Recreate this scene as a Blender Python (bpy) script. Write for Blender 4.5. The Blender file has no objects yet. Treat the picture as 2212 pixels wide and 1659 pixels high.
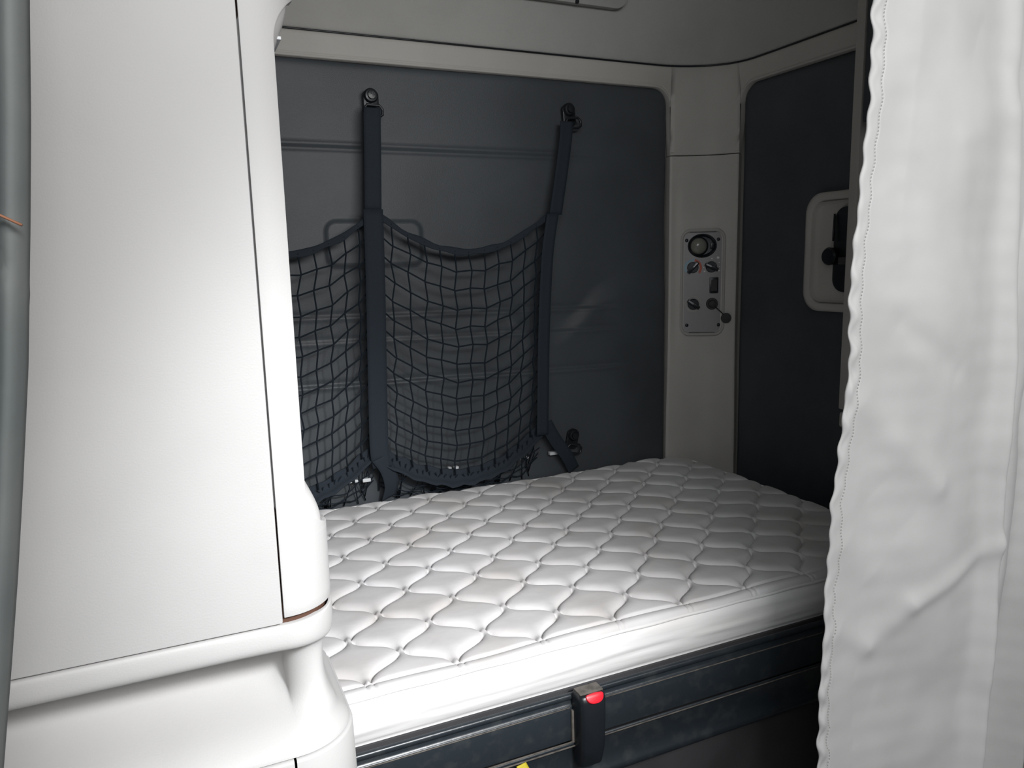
import bpy, bmesh, math, random
import numpy as np
from mathutils import Vector, Matrix, noise

C = bpy.context.scene.collection
SC = bpy.context.scene
random.seed(7)
rng = np.random.default_rng(7)

# ------------------------------------------------------------------ camera
CZ = 1.535                                   # camera height above the cab floor
F = 1620.0; CX, CY = 1106.0, 829.5           # focal length and centre for a 2212 x 1659 frame
R = ((0.9108775198995134, 0.0870288937137452, -0.4033957305186473),
     (-0.41202098819957744, 0.13670153717009237, -0.9008614738229055),
     (-0.02325616100639007, 0.9867819725726121, 0.16037608793379818))
cam_d = bpy.data.cameras.new('camera')
cam_d.sensor_width = 36.0
cam_d.lens = F / 2212 * 36.0
cam_d.clip_start = 0.02
cam = bpy.data.objects.new('camera', cam_d)
C.objects.link(cam)
M = Matrix(R).to_4x4(); M.translation = (0, 0, CZ)
cam.matrix_world = M
SC.camera = cam

# ------------------------------------------------------------------ world, light, exposure
SC.view_settings.view_transform = 'Standard'
SC.view_settings.look = 'None'
SC.view_settings.gamma = 1
SC.view_settings.use_curve_mapping = False
SC.view_settings.exposure = 0.0
w = bpy.data.worlds.new('daylight'); SC.world = w; w.use_nodes = True
w.node_tree.nodes['Background'].inputs[0].default_value = (0.86, 0.93, 1.0, 1)
w.node_tree.nodes['Background'].inputs[1].default_value = 0.085

def area(name, loc, target, sx, sy, power, col, spread=180):
    l = bpy.data.lights.new(name, 'AREA'); l.shape = 'RECTANGLE'; l.size = sx; l.size_y = sy
    l.energy = power; l.color = col; l.spread = math.radians(spread)
    o = bpy.data.objects.new(name, l); C.objects.link(o); o.location = loc
    o.rotation_euler = (Vector(target) - Vector(loc)).to_track_quat('-Z', 'Y').to_euler()
    return o
area('side_window_light', (0.95, -0.90, 2.20), (0.45, 1.4, 1.0), 1.9, 0.40, 34, (1.0, 0.99, 0.98))
tl = bpy.data.lights.new('mattress_spot', 'SPOT'); tl.energy = 175; tl.spot_size = math.radians(43); tl.spot_blend = 1.0; tl.shadow_soft_size = 0.12; tl.color = (0.97, 0.985, 1.0)  # unseen spot added to brighten the left mattress and lower cabinet
to = bpy.data.objects.new('mattress_spot', tl); C.objects.link(to); to.location = (0.62, -0.40, 2.00)
to.rotation_euler = (Vector((0.24, 1.50, 0.80)) - to.location).to_track_quat('-Z', 'Y').to_euler()
area('front_fill_light', (-0.2, -0.9, 2.3), (0.5, 1.2, 1.2), 1.3, 0.5, 17, (0.95, 0.98, 1.0))  # added soft fill from the cab front, lifts cabinet top and right corner

# ------------------------------------------------------------------ picture-point helpers (real planes)
def ray(px, py):
    v = (px - CX, -(py - CY), -F)
    return Vector([sum(R[i][j] * v[j] for j in range(3)) for i in range(3)])
def on_y(px, py, y): d = ray(px, py); return Vector((0, 0, CZ)) + d * (y / d.y)
def on_x(px, py, x): d = ray(px, py); return Vector((0, 0, CZ)) + d * (x / d.x)
def on_plane(px, py, p, n):
    d = ray(px, py); o = Vector((0, 0, CZ)); return o + d * ((Vector(p) - o).dot(n) / d.dot(n))

# ------------------------------------------------------------------ materials
MAT = {}
def mat(name, col, rough=0.5, spec=0.5, metal=0.0, bump=0.0, bscale=200, var=0.0, vscale=6, col2=None, coat=0.0, sheen=0.0, bdist=0.002, lo=0.42, hi=0.62):
    m = bpy.data.materials.new(name); m.use_nodes = True
    nt = m.node_tree; b = nt.nodes['Principled BSDF']
    b.inputs['Base Color'].default_value = (*col, 1)
    b.inputs['Roughness'].default_value = rough
    b.inputs['Specular IOR Level'].default_value = spec
    b.inputs['Metallic'].default_value = metal
    b.inputs['Coat Weight'].default_value = coat
    b.inputs['Sheen Weight'].default_value = sheen
    tc = nt.nodes.new('ShaderNodeTexCoord')
    if var > 0:
        n = nt.nodes.new('ShaderNodeTexNoise'); n.inputs['Scale'].default_value = vscale; n.inputs['Detail'].default_value = 6
        nt.links.new(tc.outputs['Object'], n.inputs['Vector'])
        r = nt.nodes.new('ShaderNodeMapRange'); r.inputs[1].default_value = lo; r.inputs[2].default_value = hi
        nt.links.new(n.outputs['Fac'], r.inputs[0])
        x = nt.nodes.new('ShaderNodeMix'); x.data_type = 'RGBA'
        c2 = col2 or tuple(c * (1 - var) for c in col)
        x.inputs[6].default_value = (*col, 1); x.inputs[7].default_value = (*c2, 1)
        mul = nt.nodes.new('ShaderNodeMath'); mul.operation = 'MULTIPLY'; mul.inputs[1].default_value = var if col2 else 1.0
        nt.links.new(r.outputs[0], mul.inputs[0]); nt.links.new(mul.outputs[0], x.inputs[0])
        nt.links.new(x.outputs[2], b.inputs['Base Color'])
    if bump > 0:
        n = nt.nodes.new('ShaderNodeTexNoise'); n.inputs['Scale'].default_value = bscale; n.inputs['Detail'].default_value = 3
        nt.links.new(tc.outputs['Object'], n.inputs['Vector'])
        bp = nt.nodes.new('ShaderNodeBump'); bp.inputs['Strength'].default_value = bump; bp.inputs['Distance'].default_value = bdist
        nt.links.new(n.outputs['Fac'], bp.inputs['Height']); nt.links.new(bp.outputs[0], b.inputs['Normal'])
    MAT[name] = m
    return m
mat('cream_plastic', (0.53, 0.521, 0.514), 0.55, 0.35, bump=0.10, bscale=420, var=0.04, vscale=5)
mat('interior_plastic', (0.52, 0.50, 0.465), 0.55, 0.3, bump=0.2, bscale=350, var=0.06, vscale=5)
mat('headliner_cloth', (0.44, 0.435, 0.415), 0.9, 0.2, bump=0.4, bscale=600, var=0.05)
mat('dark_vinyl', (0.068, 0.077, 0.086), 0.45, 0.45, bump=0.25, bscale=500, var=0.15, vscale=4)
mat('net_cord', (0.012, 0.018, 0.026), 0.85, 0.2)
mat('webbing', (0.025, 0.033, 0.044), 0.8, 0.25, bump=0.5, bscale=500)
mat('black_plastic', (0.012, 0.015, 0.019), 0.32, 0.5, bump=0.1, bscale=200, var=0.3, vscale=10)
mat('frame_black', (0.020, 0.026, 0.032), 0.30, 0.5, bump=0.2, bscale=60, var=0.8, vscale=28, col2=(0.045, 0.050, 0.052), lo=0.5, hi=0.75)
mat('dusty_edge', (0.15, 0.135, 0.12), 0.7, 0.3, var=0.4, vscale=60)
mat('dark_grey_panel', (0.060, 0.058, 0.062), 0.7, 0.3, var=0.2)
mat('plate_grey', (0.36, 0.35, 0.36), 0.45, 0.4, bump=0.1)
mat('bezel_grey', (0.40, 0.385, 0.36), 0.5, 0.4)
mat('lamp_ball', (0.22, 0.22, 0.19), 0.22, 0.6)
mat('red_button', (0.75, 0.012, 0.03), 0.35, 0.5)
mat('dial_red', (0.55, 0.13, 0.07), 0.5)
mat('dial_blue', (0.28, 0.42, 0.50), 0.5)
mat('print_white', (0.8, 0.8, 0.75), 0.5)
mat('steel', (0.35, 0.35, 0.36), 0.3, metal=1.0)
mat('yellow_webbing', (0.55, 0.45, 0.03), 0.6, bump=0.3, bscale=300)
mat('pale_plastic', (0.72, 0.74, 0.76), 0.35)
mat('rust', (0.30, 0.13, 0.07), 0.8)
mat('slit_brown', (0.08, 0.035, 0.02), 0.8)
mat('clear_grey', (0.55, 0.58, 0.66), 0.25, 0.6)

def fabric_mat(name, col, col2, amt, vs, rough, bump, bs, spec=0.3, stretch=(1, 1, 1), sheen=0.0):
    m = mat(name, col, rough, spec, bump=bump, bscale=bs, var=amt, vscale=vs, col2=col2, sheen=sheen, lo=0.4, hi=0.7)
    nt = m.node_tree
    tc = [n for n in nt.nodes if n.type == 'TEX_COORD'][0]
    mp = nt.nodes.new('ShaderNodeMapping'); mp.inputs['Scale'].default_value = stretch
    nt.links.new(tc.outputs['Object'], mp.inputs[0])
    for n in nt.nodes:
        if n.type == 'TEX_NOISE': nt.links.new(mp.outputs[0], n.inputs['Vector'])
    return m
fabric_mat('mattress_top', (0.78, 0.77, 0.775), (0.63, 0.60, 0.58), 0.9, 5, 0.75, 0.35, 45, sheen=0.1)
fabric_mat('mattress_side', (0.88, 0.87, 0.865), (0.80, 0.78, 0.76), 0.6, 4, 0.45, 0.6, 8, spec=0.5, stretch=(1, 1, 6))
fabric_mat('curtain_cloth', (0.62, 0.62, 0.61), (0.54, 0.54, 0.53), 0.7, 6, 0.5, 0.25, 25, spec=0.4, sheen=0.1)
fabric_mat('grey_curtain_cloth', (0.16, 0.17, 0.165), (0.11, 0.125, 0.125), 0.8, 8, 0.7, 0.4, 30)

# ------------------------------------------------------------------ mesh helpers
def link(name, verts, faces, material, parent=None, smooth=True):
    me = bpy.data.meshes.new(name)
    me.from_pydata([tuple(v) for v in verts], [], faces)
    me.validate(); me.update()
    if smooth: me.polygons.foreach_set('use_smooth', [True] * len(me.polygons))
    if material: me.materials.append(MAT[material])
    o = bpy.data.objects.new(name, me); C.objects.link(o)
    if parent: o.parent = parent
    return o
def from_bm(name, bm, material, parent=None, smooth=True, auto=True):
    me = bpy.data.meshes.new(name); bmesh.ops.recalc_face_normals(bm, faces=bm.faces[:]); bm.to_mesh(me); bm.free()
    if smooth:
        me.polygons.foreach_set('use_smooth', [True] * len(me.polygons))
        if auto: me.set_sharp_from_angle(angle=math.radians(38))
    me.materials.append(MAT[material])
    o = bpy.data.objects.new(name, me); C.objects.link(o)
    if parent: o.parent = parent
    return o
def grid_mesh(name, P, material, parent=None, thick=0.0, offset=-1, wrap=False):
    """P: array (nu, nv, 3)"""
    P = np.asarray(P, dtype=np.float32); nu, nv = P.shape[:2]
    me = bpy.data.meshes.new(name)
    idx = np.arange(nu * nv).reshape(nu, nv)
    q = np.stack([idx[:-1, :-1], idx[1:, :-1], idx[1:, 1:], idx[:-1, 1:]], -1).reshape(-1, 4)
    me.vertices.add(nu * nv); me.vertices.foreach_set('co', P.reshape(-1))
    me.loops.add(q.size); me.loops.foreach_set('vertex_index', q.reshape(-1).astype(np.int32))
    me.polygons.add(len(q)); me.polygons.foreach_set('loop_start', np.arange(0, q.size, 4, dtype=np.int32))
    me.polygons.foreach_set('use_smooth', np.ones(len(q), dtype=bool))
    me.update(calc_edges=True); me.validate()
    me.materials.append(MAT[material])
    o = bpy.data.objects.new(name, me); C.objects.link(o)
    if parent: o.parent = parent
    if thick:
        s = o.modifiers.new('thickness', 'SOLIDIFY'); s.thickness = thick; s.offset = offset
    return o
def add_box(bm, lo, hi, bev=0.0, seg=2, mtx=None):
    b = bmesh.new(); bmesh.ops.create_cube(b, size=1)
    for v in b.verts:
        v.co = Vector([lo[i] + (hi[i] - lo[i]) * (v.co[i] + 0.5) for i in range(3)])
    if bev: bmesh.ops.bevel(b, geom=b.edges[:] + b.verts[:], offset=bev, segments=seg, profile=0.5, affect='EDGES')
    if mtx: bmesh.ops.transform(b, matrix=mtx, verts=b.verts)
    t = bpy.data.meshes.new('t'); b.to_mesh(t); b.free(); bm.from_mesh(t); bpy.data.meshes.remove(t)
def box(name, lo, hi, material, parent=None, bev=0.0, seg=2, mtx=None):
    bm = bmesh.new(); add_box(bm, lo, hi, bev, seg, mtx); return from_bm(name, bm, material, parent)
def frame_m(o, ex, ey, ez):
    return Matrix(((ex[0], ey[0], ez[0], o[0]), (ex[1], ey[1], ez[1], o[1]), (ex[2], ey[2], ez[2], o[2]), (0, 0, 0, 1)))
def add_lathe(bm, prof, seg=32, mtx=None, sx=1, sy=1):
    """prof [(r, z)] about local z"""
    rows = []
    for r, z in prof:
        rows.append([bm.verts.new(((mtx or Matrix()) @ Vector((r * sx * math.cos(2 * math.pi * k / seg), r * sy * math.sin(2 * math.pi * k / seg), z)))) for k in range(seg)])
    for a, b in zip(rows, rows[1:]):
        for k in range(seg): bm.faces.new((a[k], a[(k + 1) % seg], b[(k + 1) % seg], b[k]))
    if prof[0][0] > 1e-6: bm.faces.new(rows[0][::-1])
    if prof[-1][0] > 1e-6: bm.faces.new(rows[-1])
    bmesh.ops.remove_doubles(bm, verts=bm.verts, dist=1e-7)
def lathe(name, prof, material, parent=None, mtx=None, seg=32, sx=1, sy=1):
    bm = bmesh.new(); add_lathe(bm, prof, seg, mtx, sx, sy); return from_bm(name, bm, material, parent)
def add_prism(bm, outline, d0, d1, mtx=None, bev=0.0):
    b = bmesh.new()
    vs = [b.verts.new((x, y, d0)) for x, y in outline]
    f = b.faces.new(vs)
    r = bmesh.ops.extrude_face_region(b, geom=[f])
    for v in r['geom']:
        if isinstance(v, bmesh.types.BMVert): v.co.z = d1
    bmesh.ops.recalc_face_normals(b, faces=b.faces)
    if bev:
        top = [e for e in b.edges if all(abs(v.co.z - d1) < 1e-9 for v in e.verts)]
        bmesh.ops.bevel(b, geom=top, offset=bev, segments=2, profile=0.5, affect='EDGES')
    if mtx: bmesh.ops.transform(b, matrix=mtx, verts=b.verts)
    t = bpy.data.meshes.new('t'); b.to_mesh(t); b.free(); bm.from_mesh(t); bpy.data.meshes.remove(t)
def prism(name, outline, d0, d1, material, parent=None, mtx=None, bev=0.0):
    bm = bmesh.new(); add_prism(bm, outline, d0, d1, mtx, bev); return from_bm(name, bm, material, parent)
def rrect(x0, y0, x1, y1, r, n=6):
    pts = []
    for cx, cy, a in ((x1 - r, y0 + r, -90), (x1 - r, y1 - r, 0), (x0 + r, y1 - r, 90), (x0 + r, y0 + r, 180)):
        for k in range(n + 1):
            t = math.radians(a + 90 * k / n); pts.append((cx + r * math.cos(t), cy + r * math.sin(t)))
    return pts
def tube_pts(V, Fc, pts, r, seg=6, r2=None):
    """append a tube along pts"""
    pts = [Vector(p) for p in pts]; n = len(pts); base = len(V); prev = None
    for i, p in enumerate(pts):
        t = (pts[min(i + 1, n - 1)] - pts[max(i - 1, 0)]).normalized()
        up = prev if prev is not None else (Vector((0, 0, 1)) if abs(t.z) < 0.9 else Vector((0, 1, 0)))
        a = (up - t * up.dot(t)).normalized(); prev = a; b = t.cross(a)
        for k in range(seg):
            an = 2 * math.pi * k / seg
            V.append(p + a * (math.cos(an) * r) + b * (math.sin(an) * (r2 or r)))
    for i in range(n - 1):
        for k in range(seg):
            Fc.append((base + i * seg + k, base + i * seg + (k + 1) % seg, base + (i + 1) * seg + (k + 1) % seg, base + (i + 1) * seg + k))
    Fc.append(tuple(base + k for k in range(seg))[::-1]); Fc.append(tuple(base + (n - 1) * seg + k for k in range(seg)))
def tube(name, pts, r, material, parent=None, seg=8, r2=None):
    V, Fc = [], []; tube_pts(V, Fc, pts, r, seg, r2); return link(name, V, Fc, material, parent)
def ribbon(name, pts, width, thick, material, parent=None, wdir=(1, 0, 0), curl=0.0, sub=5):
    """flat strap along pts"""
    W = Vector(wdir).normalized(); pts = [Vector(p) for p in pts]; P = np.zeros((len(pts), sub, 3))
    for i, p in enumerate(pts):
        wd = width[i] if isinstance(width, (list, tuple)) else width
        t = (pts[min(i + 1, len(pts) - 1)] - pts[max(i - 1, 0)]).normalized(); nn = t.cross(W)
        for j in range(sub):
            u = j / (sub - 1) - 0.5
            P[i, j] = p + W * (u * wd) + nn * (curl * (4 * u * u - 1) * wd)
    return grid_mesh(name, P, material, parent, thick=thick, offset=0)
def empty(name, loc, **props):
    o = bpy.data.objects.new(name, None); o.empty_display_size = 0.05; C.objects.link(o); o.location = loc
    for k, v in props.items(): o[k] = v
    return o
def thing(name, label, category, loc=(0, 0, 0), group=None):
    # parts are modelled in world coordinates; keep them there under the empty
    o = empty(name, loc, label=label, category=category)
    if group: o['group'] = group
    return o
ROOTS = []
def finish_parent():
    for o in bpy.data.objects:
        if o.parent and o.parent.type == 'EMPTY' and not o.get('_loc'):
            pass
def setp(o, **props):
    for k, v in props.items(): o[k] = v
    return o
def smooth_curve(pts, n):
    """Catmull-Rom resample"""
    pts = [Vector(p) for p in pts]; out = []
    ext = [pts[0] * 2 - pts[1]] + pts + [pts[-1] * 2 - pts[-2]]
    for i in range(len(pts) - 1):
        p0, p1, p2, p3 = ext[i:i + 4]
        for k in range(n):
            t = k / n
            out.append(0.5 * ((2 * p1) + (p2 - p0) * t + (2 * p0 - 5 * p1 + 4 * p2 - p3) * t * t + (3 * p1 - p0 - 3 * p2 + p3) * t ** 3))
    out.append(pts[-1]); return out
def sm(a, b, x): t = np.clip((x - a) / (b - a), 0, 1); return t * t * (3 - 2 * t)

# ================================================================== SETTING
XL, XS, YB = -0.62, 1.845, 2.262           # left wall, right wall face, back trim face
SEAM, PTOP = 2.19, 2.118                   # groove height and top of the dark panels
floor = box('floor', (XL, -0.2, -0.05), (2.0, 2.36, 0.0), 'dark_grey_panel'); setp(floor, kind='structure', label='dark floor of the truck cab under the bunk')
wl = box('wall_left', (XL - 0.05, 0.55, 0.0), (XL, 2.40, 2.75), 'interior_plastic'); setp(wl, kind='structure', label='beige left wall of the sleeper behind the tall cabinet')
wb = box('wall_back', (XL, 2.31, 0.0), (2.0, 2.36, 2.75), 'interior_plastic'); setp(wb, kind='structure', label='back wall of the sleeper with a dark padded panel')
wr = box('wall_right', (1.885, 0.6, 0.0), (1.93, 2.31, 2.75), 'interior_plastic'); setp(wr, kind='structure', label='right wall of the sleeper with a dark padded panel')
ceil = box('ceiling', (XL, 0.55, 2.70), (1.93, 2.36, 2.75), 'headliner_cloth'); setp(ceil, kind='structure', label='grey cloth ceiling over the bunk')

# trim path: back wall -> chamfered corner -> right wall
def bez(t): 
    p0, p1, p2 = np.array([1.644, YB]), np.array([1.775, YB - 0.027]), np.array([XS, 2.138])
    return (1 - t) ** 2 * p0 + 2 * t * (1 - t) * p1 + t * t * p2
RC = 0.062
def zt_back(x): return PTOP - RC + math.sqrt(max(RC * RC - max(x - (1.644 - RC), 0) ** 2, 0))
def zt_side(y): return PTOP - RC + math.sqrt(max(RC * RC - max(y - (2.138 - RC), 0) ** 2, 0))
path = []                                   # (x, y, nx, ny, zbottom)
for x in list(np.linspace(XL, 1.58, 24)) + list(1.582 + 0.062 * np.sin(np.linspace(0, math.pi / 2, 14)[1:])):
    path.append((x, YB, 0, 1, zt_back(x)))
for t in np.linspace(0, 1, 15)[0:]:
    p = bez(t); q = bez(min(t + 0.01, 1)) - bez(max(t - 0.01, 0)); q /= np.hypot(*q)
    path.append((p[0], p[1], -q[1], q[0], 1.893))
for y in list(2.138 - 0.062 + 0.062 * np.cos(np.linspace(0, math.pi / 2, 14)[:])) + list(np.linspace(2.07, 0.62, 20)):
    path.append((XS, y, 1, 0, zt_side(y)))
header = thing('trim_1', 'x', 'trim'); del header['label']; del header['category']; header['kind'] = 'structure'
header['label'] = 'beige moulded surround above the dark panels and down the corner'
_pp = np.array([(p[0], p[1]) for p in path]); _sl = np.concatenate([[0], np.cumsum(np.hypot(*np.diff(_pp, axis=0).T))])
_fs = np.linspace(0, _sl[-1], 900); _fx = np.interp(_fs, _sl, _pp[:, 0]); _fy = np.interp(_fs, _sl, _pp[:, 1])
_kk = np.exp(-0.5 * ((np.arange(-60, 61) * (_fs[1])) / 0.055) ** 2); _kk /= _kk.sum()
_gx = np.convolve(np.pad(_fx, 60, mode='reflect', reflect_type='odd'), _kk, 'valid'); _gy = np.convolve(np.pad(_fy, 60, mode='reflect', reflect_type='odd'), _kk, 'valid')
spath = []
for i in range(len(path)):
    q = _sl[i]; a_ = max(q - 0.01, 0); b_ = min(q + 0.01, _sl[-1])
    tx, ty = np.interp(b_, _fs, _gx) - np.interp(a_, _fs, _gx), np.interp(b_, _fs, _gy) - np.interp(a_, _fs, _gy); l_ = math.hypot(tx, ty)
    spath.append((float(np.interp(q, _fs, _gx)), float(np.interp(q, _fs, _gy)), -ty / l_, tx / l_, path[i][4]))
nv = 16; P = np.zeros((len(path), nv, 3))
for i, (x, y, nx, ny, zb) in enumerate(path):
    zs = [zb, zb, zb + 0.0015, zb + 0.007, zb + 0.0085, zb + 0.011] + list(np.linspace(zb + 0.016, SEAM - 0.006, nv - 8)) + [SEAM - 0.001, SEAM - 0.001]
    isp = zb < 1.95 and abs(zb - 1.893) < 1e-6
    off = [0.03, 0.002, 0, 0, 0.0035, 0.0005] + [0] * (nv - 8) + [0.004, 0.02]
    if isp: off[4] = 0; off[5] = 0
    sx_, sy_, snx, sny, _ = spath[i]
    for j in range(nv):
        wq = float(sm(PTOP - 0.02, SEAM - 0.01, zs[j]))
        P[i, j] = (x + nx * off[j] + (sx_ - x) * wq, y + ny * off[j] + (sy_ - y) * wq, zs[j])
grid_mesh('header_moulding', P, 'interior_plastic', header)
nz = 40; ts = np.linspace(0, 1, 25); P = np.zeros((len(ts) + 4, nz, 3))
for i in range(len(ts) + 4):
    t = ts[min(max(i - 2, 0), len(ts) - 1)]; p = bez(t); q = bez(min(t + 0.01, 1)) - bez(max(t - 0.01, 0)); q /= np.hypot(*q); nx, ny = -q[1], q[0]
    back = {0: 0.04, 1: 0.0035, len(ts) + 2: 0.0035, len(ts) + 3: 0.04}.get(i, 0.0)
    for j in range(nz):
        z = 0.45 + (1.890 - 0.45) * j / (nz - 1)
        # shallow vertical flutes along both sides of the control panel
        fl = 0.004 * math.exp(-((t - 0.10) / 0.05) ** 2) + 0.004 * math.exp(-((t - 0.90) / 0.05) ** 2)
        fl *= float(sm(1.15, 1.3, z) * (1 - sm(1.72, 1.85, z)))
        widen = (0.012 * (1 - float(sm(0.8, 1.3, z)))) 
        P[i, j] = (p[0] + nx * (back + fl) + q[0] * widen * (t - 0.5), p[1] + ny * (back + fl) + q[1] * widen * (t - 0.5), z)
grid_mesh('corner_pillar', P, 'interior_plastic', header)

# headliner above the seam, leaning in and rounding into the ceiling
HQ = np.linspace(0, _sl[-1], 110); P = np.zeros((len(HQ), 22, 3))
hp = [(0.03, SEAM + 0.004), (0.004, SEAM + 0.004), (-0.001, SEAM + 0.008), (-0.002, SEAM + 0.016)]
hp += [(-0.004 - 0.16 * (k / 12) ** 2.2, SEAM + 0.03 + 0.40 * (k / 12)) for k in range(13)] + [(-0.2, 2.655), (-0.26, 2.68), (-0.33, 2.695), (-0.4, 2.699), (-0.45, 2.70)]
_k2 = np.exp(-0.5 * ((np.arange(-160, 161) * (_fs[1])) / 0.17) ** 2); _k2 /= _k2.sum()
_hx = np.convolve(np.pad(_fx, 160, mode='reflect', reflect_type='odd'), _k2, 'valid'); _hy = np.convolve(np.pad(_fy, 160, mode='reflect', reflect_type='odd'), _k2, 'valid')
for i, q in enumerate(HQ):
    x, y = float(np.interp(q, _fs, _gx)), float(np.interp(q, _fs, _gy)); tx, ty = np.interp(q + 0.015, _fs, _gx) - np.interp(q - 0.015, _fs, _gx), np.interp(q + 0.015, _fs, _gy) - np.interp(q - 0.015, _fs, _gy)
    l_ = math.hypot(tx, ty); nx, ny = -ty / l_, tx / l_; x2, y2 = float(np.interp(q, _fs, _hx)), float(np.interp(q, _fs, _hy))
    tx, ty = np.interp(q + 0.02, _fs, _hx) - np.interp(q - 0.02, _fs, _hx), np.interp(q + 0.02, _fs, _hy) - np.interp(q - 0.02, _fs, _hy); l_ = math.hypot(tx, ty)
    n2x, n2y = -ty / l_, tx / l_
    for j, (o_, z) in enumerate(hp):
        wq = float(sm(SEAM, SEAM + 0.16, z))
        P[i, j] = ((x + nx * o_) * (1 - wq) + (x2 + n2x * o_) * wq, (y + ny * o_) * (1 - wq) + (y2 + n2y * o_) * wq, z)
hl = grid_mesh('headliner', P, 'headliner_cloth', ceil)
seam_tube = tube('seam_line', [(x + nx * 0.004, y + ny * 0.004, SEAM + 0.0015) for (x, y, nx, ny, zb) in spath], 0.0030, 'black_plastic', header, seg=6)  # black tube laid along the seam groove

# dark padded panel on the back wall (relief: welt line, ribs, swelling at the lower right)
nx_, nz_ = 420, 320
xs_ = np.linspace(XL, 1.644, nx_)
_ed = np.interp(xs_, [0.9, 1.0, 1.10, 1.17, 1.21, 1.25, 1.29, 1.33, 1.37, 1.42, 1.5, 1.65], [1.43, 1.42, 1.33, 1.312, 1.318, 1.345, 1.388, 1.425, 1.452, 1.468, 1.475, 1.475])
_gk = np.exp(-0.5 * (np.arange(-20, 21) / 5.0) ** 2); _ed = np.convolve(np.pad(_ed, 20, mode='edge'), _gk / _gk.sum(), 'valid')
P = np.zeros((nx_, nz_, 3))
for i, x in enumerate(xs_):
    zt = zt_back(x) + 0.004
    v = np.linspace(0, 1, nz_); z = 0.45 + (zt - 0.45) * v
    d = np.zeros(nz_)
    d += 0.004 * np.exp(-((z - 1.872) / 0.006) ** 2) - 0.004 * np.exp(-((z - 1.886) / 0.007) ** 2)
    d *= (1 - sm(1.15, 1.5, x))
    rb = np.zeros(nz_)
    for zz, a in ((1.375, 0.0035), (1.300, 0.003), (1.166, 0.0055)):
        rb += a * np.exp(-((z - zz + 0.012 * (x - .8)) / 0.006) ** 2) - a * 0.8 * np.exp(-((z - zz - 0.012 + 0.012 * (x - .8)) / 0.008) ** 2)
    d += rb * (1 - sm(1.35, 1.5, x))
    # swelling whose upper edge climbs to the right
    edge = float(_ed[i])
    d += 0.015 * (1 - sm(edge - 0.07, edge + 0.015, z)) * float(sm(0.85, 1.15, x) * (1 - 0.75 * sm(1.42, 1.6, x)))
    # raised rounded pad behind the top of the net
    qx = abs(x - 0.575) - 0.145; qz = abs(z - 1.60) - 0.065
    dist = np.where((qx > -0.03) & (qz > -0.03), np.hypot(np.maximum(qx + 0.03, 0), np.maximum(qz + 0.03, 0)) - 0.03, np.maximum(qx, qz))
    d += 0.009 * (1 - sm(-0.006, 0.008, dist))
    wob = np.array([noise.noise(Vector((x * 2.3, zz * 2.9, 1.7))) for zz in z[::8]]); wob = np.interp(np.arange(nz_), np.arange(0, nz_, 8), wob)
    d += 0.007 * wob
    d -= 0.016 * np.exp(-(zt - z) / 0.006) + 0.016 * math.exp(-(1.644 - x) / 0.008)
    P[i, :, 0] = x; P[i, :, 1] = 2.276 - d; P[i, :, 2] = z
grid_mesh('padded_panel', P, 'dark_vinyl', wb)
# dark padded panel on the right wall
ys_ = np.linspace(0.62, 2.14, 160); P = np.zeros((160, 120, 3))
for i, y in enumerate(ys_):
    zt = zt_side(min(y, 2.138)) + 0.004; z = 0.30 + (zt - 0.30) * np.linspace(0, 1, 120)
    d = 0.004 * np.array([noise.noise(Vector((y * 3, zz * 3, 5.0))) for zz in z]) - 0.014 * np.exp(-(zt - z) / 0.006) - 0.014 * math.exp(-(2.14 - y) / 0.008)
    P[i, :, 0] = 1.858 - d; P[i, :, 1] = y; P[i, :, 2] = z
grid_mesh('padded_panel', P, 'dark_vinyl', wr)

# overhead hatch panel on the headliner, with a screw
hatch = thing('overhead_hatch', 'beige hatch cover with rounded corners and a screw, above the net at the top edge', 'hatch', (1.0, 2.2, 2.34))
tilt = math.atan2(0.05, 0.28)
hm = frame_m((0.98, 2.222, 2.342), (1, 0, 0), (0, -math.sin(tilt), math.cos(tilt)), (0, -math.cos(tilt), -math.sin(tilt)))
prism('hatch_cover', rrect(-0.55, -0.004, 0.455, 0.26, 0.045), -0.03, 0.012, 'headliner_cloth', hatch, hm, bev=0.004)
hs = on_plane(1247, 3, (0.98, 2.21, 2.342), Vector((0, -math.cos(tilt), -math.sin(tilt))))
lathe('screw', [(0, 0.006), (0.004, 0.005), (0.0075, 0.0), (0.0075, -0.004)][::-1], 'black_plastic', hatch, frame_m(hs, (1, 0, 0), (0, -math.sin(tilt), math.cos(tilt)), (0, -math.cos(tilt), -math.sin(tilt))), seg=16)

# vertical trim post near the curtain on the right wall
bm = bmesh.new(); add_box(bm, (1.80, 1.590, 1.075), (1.95, 1.622, 2.66), 0.006)
post = from_bm('trim_2', bm, 'interior_plastic'); setp(post, kind='structure', label='narrow beige upright trim standing out from the right wall beside the curtain')
box('trim_foot', (1.802, 1.592, 1.02), (1.95, 1.620, 1.068), 'interior_plastic', post, 0.008)
box('dark_edge', (1.803, 1.40, 1.9), (1.88, 1.588, 2.66), 'dark_vinyl', post, 0.004)

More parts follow.
